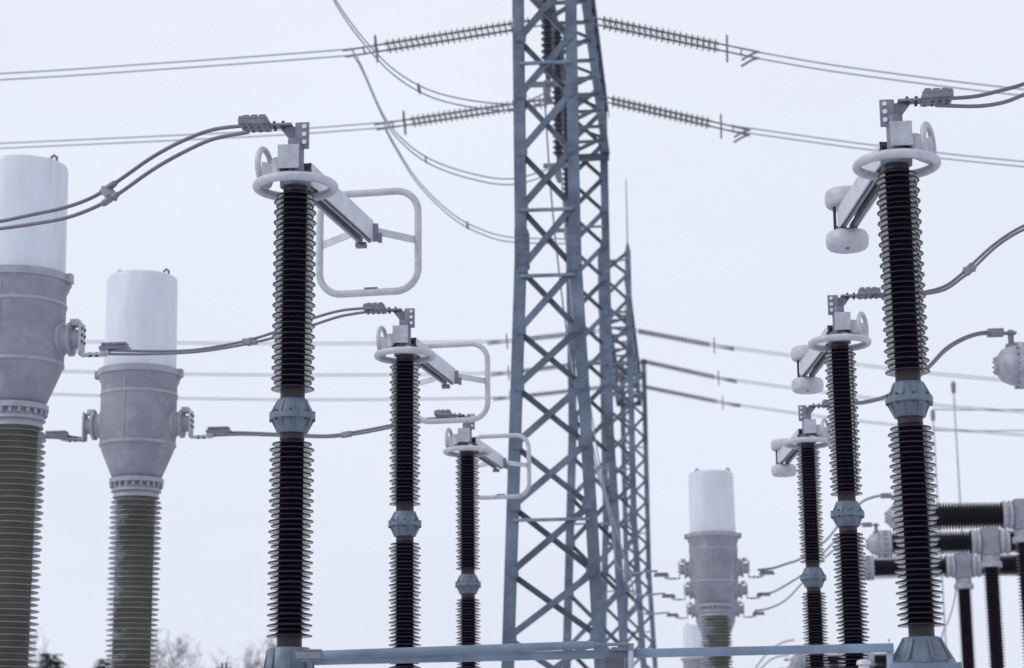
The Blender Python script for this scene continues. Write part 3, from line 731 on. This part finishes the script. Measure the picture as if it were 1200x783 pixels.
twin('twin_cable', 'twin cables from the middle right post rising behind the tallest right post to the edge',
     [(1023, 344), (1050, 345), (1081, 342.5), (1107, 335.5), (1127, 321), (1139, 310), (1167, 285), (1200, 264.5), (1250, 245), (1330, 230), (1420, 236)],
     [(1023, 347.5), (1050, 348), (1081, 345), (1107, 339.5), (1127, 326), (1141, 314), (1169, 288), (1200, 269), (1250, 250), (1330, 234), (1420, 240)], Y0+SP, 20.2, .0138, .47)
twin('twin_cable', 'twin cables from the smallest right post arching to the big end cap at the edge',
     [(966, 474), (1003, 471.5), (1018, 469.5), (1039, 463.5), (1065, 449), (1088, 429), (1107, 409), (1125, 397.5), (1144, 390.5), (1160, 388.5)],
     [(966, 476.5), (1003, 473.5), (1018, 471.5), (1039, 465.5), (1065, 451.5), (1088, 432), (1107, 412.5), (1125, 400.5), (1144, 393), (1160, 391)], Y0+2*SP, 26, .0150)
# far cables between the far transformers and the far breakers
def far_line(label, pts, Y, Yb, r=.02):
    n = len(pts)
    line('far_cable', label, 'cable', 'far cables between transformers and breakers', [at(x, y, Y+(Yb-Y)*i/(n-1)) for i, (x, y) in enumerate(pts)], r, [(0, -.05, 0), (0, .05, 0)])
far_line('upper far cable from the front far transformer up to the black breaker', [(888, 668), (905, 666), (921, 661), (940, 654), (967, 634), (985, 613), (1008, 590), (1022, 583), (1037, 580)], 40.8, 40.8)
far_line('middle far cable from the second far transformer up to a black breaker', [(896, 696), (908, 693), (928, 681.5), (945, 670), (967, 646), (990, 623), (1006, 615), (1018, 614)], 45.6, 45.6)
far_line('lowest far cable from the hindmost far transformer up to a black breaker', [(884, 716), (901, 713), (921, 703), (942, 681), (962, 658), (985, 640), (1006, 642)], 50.4, 50.4)
far_line('farthest thin cable low between the right posts and the far transformer', [(880, 790), (897, 768), (908, 758), (920, 752), (931, 750)], 79, 79, .03)
far_line('farthest lower cable curving to the low pale end cap', [(885, 790), (902, 774), (914, 769), (925, 768)], 84.4, 84.4, .03)
line('ground_lead', 'thin lead hanging beside the foot of the tall right post', 'wire', None, [at(1121, 684, 45), at(1118, 705, 45), at(1112, 726, 45), at(1104, 745, 45), at(1098, 790, 45)], .014, [(0, 0, 0)])

# ------------------------------------------------------------------ lightning masts and their wires
def mast(px, py, Y, label, r):
    P = at(px, py, Y); t = thing('lightning_mast', (P.x, P.y, 0), label, 'mast', 'thin masts at the right')
    MB().lathe([(r*1.6, 0), (r, P.z-.3)], n=10).build('mast_pole', 'galv_light', t)
    MB().lathe([(r, P.z-.5), (r*2.4, P.z-.42), (r*2.9, P.z-.05), (r*2, P.z+.05), (.01, P.z+.1)], n=12).build('mast_head', 'fitting', t)
mast(1117, 449, 95, 'taller thin grey mast below the big end cap at the right', .042)
mast(1093, 482, 100, 'shorter thin grey mast hugging the right side of the tallest right post', .04)
for y, Y, lb in ((480, 100, 'upper of two faint level wires at the right edge'), (504.5, 104, 'lower of two faint level wires at the right edge')):
    line('shield_wire', lb, 'wire', 'faint level wires at the right edge', [at(1093, y, Y), at(1150, y+.5, Y), at(1200, y, Y), at(1300, y-2, Y)], .03, [(0, 0, 0)], ())

# ------------------------------------------------------------------ trees behind the site
def bare_tree(P, h, seed, label, spread=.55, fine=6, rk=.009):
    rnd = random.Random(seed); t = thing('birch_tree', P, label, 'tree', 'bare trees behind the site')
    tr, cr_ = MB(), MB()
    def grow(p, d, L, r, lev):
        n = 4; pts = [p]; q = p.copy()
        for i in range(n):
            d = (d+Vector((rnd.uniform(-.16, .16), rnd.uniform(-.16, .16), rnd.uniform(-.04, .12)))).normalized(); q = q+d*(L/n); pts.append(q.copy())
        (tr if lev == 0 else cr_).tube(pts, [max(.011, r*(1-.7*i/n)) for i in range(n+1)], 5 if lev < 2 else 3)
        if lev >= 4: return
        nb = (11, 7, 6, fine)[lev]
        for k in range(nb):
            f = rnd.uniform(.28 if lev == 0 else .15, 1); i = min(int(f*n), n-1); b = pts[i].lerp(pts[i+1], f*n-i)
            a = rnd.uniform(0, 6.283); side = Vector((math.cos(a), math.sin(a), rnd.uniform(-.2, .5)))
            nd = (d*(1-spread)+side*spread+Vector((0, 0, .22 if lev < 3 else -.15))).normalized()
            grow(b, nd, L*rnd.uniform(.38, .60)*(1 if lev else .85), r*.45, lev+1)
    grow(Vector((0, 0, 0)), Vector((0, 0, 1)), h*.8, h*rk, 0)
    k = h/max(p.z for p in cr_.v)
    for mb in (tr, cr_): mb.v = [Vector((p.x*.8, p.y*.8, p.z*k)) for p in mb.v]
    tr.build('trunk', 'bark', t, smooth=False); cr_.build('crown', 'bark', t, smooth=False)
    return t
def fir(P, h, seed, label):
    rnd = random.Random(seed); t = thing('fir_tree', P, label, 'tree', 'dark firs behind the site')
    MB().lathe([(h*.018, 0), (.02, h*.97)], n=8).build('trunk', 'bark', t)
    c = MB()
    lev = int(h*2.6)
    for i in range(lev):
        f = i/lev; z = h*(.10+.9*f); Rr = (1-f)**.62*h*.34+.25
        for k in range(26):
            a = rnd.uniform(0, 6.28); L = Rr*rnd.uniform(.65, 1.1); u = Vector((math.cos(a), math.sin(a), rnd.uniform(-.30, .05)))
            v = Vector((-math.sin(a), math.cos(a), 0)); b0 = Vector((0, 0, z+rnd.uniform(-.15, .15)))
            for s in range(9):
                g = rnd.uniform(.15, 1); q = b0+u*(L*g); w = L*.32*(1.15-g)+.12
                d2 = (u*.7+v*rnd.uniform(-1, 1)+Vector((0, 0, rnd.uniform(-.5, .25)))).normalized()*w*1.3
                sd2 = Vector((rnd.uniform(-1, 1), rnd.uniform(-1, 1), rnd.uniform(-.6, .6)))*w*.22
                c.add([q-sd2, q+sd2, q+d2], [(0, 1, 2)])
    c.build('crown', 'fir', t, smooth=False)
    return t
def tree_at(fn, px, top, Y, seed, label, **k):
    P = at(px, top, Y); return fn(Vector((P.x, Y, 0)), P.z, seed, label, **k)
tree_at(fir, 60, 762, 130, 3, 'dark fir top at the lower left between the two transformers')
tree_at(fir, 40, 778, 138, 4, 'dark fir top lower than its neighbour, beside the cut off transformer')
tree_at(fir, 124, 768, 128, 7, 'dark fir tip against the foot of the whole transformer')
tree_at(bare_tree, 70, 726, 165, 11, 'thin bare tree with wispy top above the dark fir', fine=2, spread=.30, rk=.005)
tree_at(bare_tree, 207, 740, 160, 12, 'bare purplish birch right beside the whole transformer')
tree_at(bare_tree, 188, 735, 165, 17, 'bare purplish birch half hidden by the whole transformer')
tree_at(bare_tree, 265, 756, 175, 13, 'low bare birch in the middle of the gap left of the tallest left post')
tree_at(bare_tree, 300, 735, 160, 14, 'tall bare birch close to the foot of the tallest left post')
tree_at(bare_tree, 318, 744, 168, 15, 'bare birch half hidden behind the foot of the tallest left post')
p = at(263, 790, 40)
sg = thing('far_switch', (p.x, 40, 0), 'small dark device with two prongs in front of the bare birches', 'switch')
MB().box((0, 0, p.z), (.30, .2, .24)).build('switch_body', 'box_dark', sg, bevel=.02)
MB().lathe([(.06, 0), (.06, p.z)], n=10).build('switch_post', 'galv', sg)
for x in (-.05, .03): MB().lathe([(.02, p.z+.1), (.02, p.z+.22)], n=8, o=(x, 0, 0)).build('switch_prong', 'bolt_dark', sg)
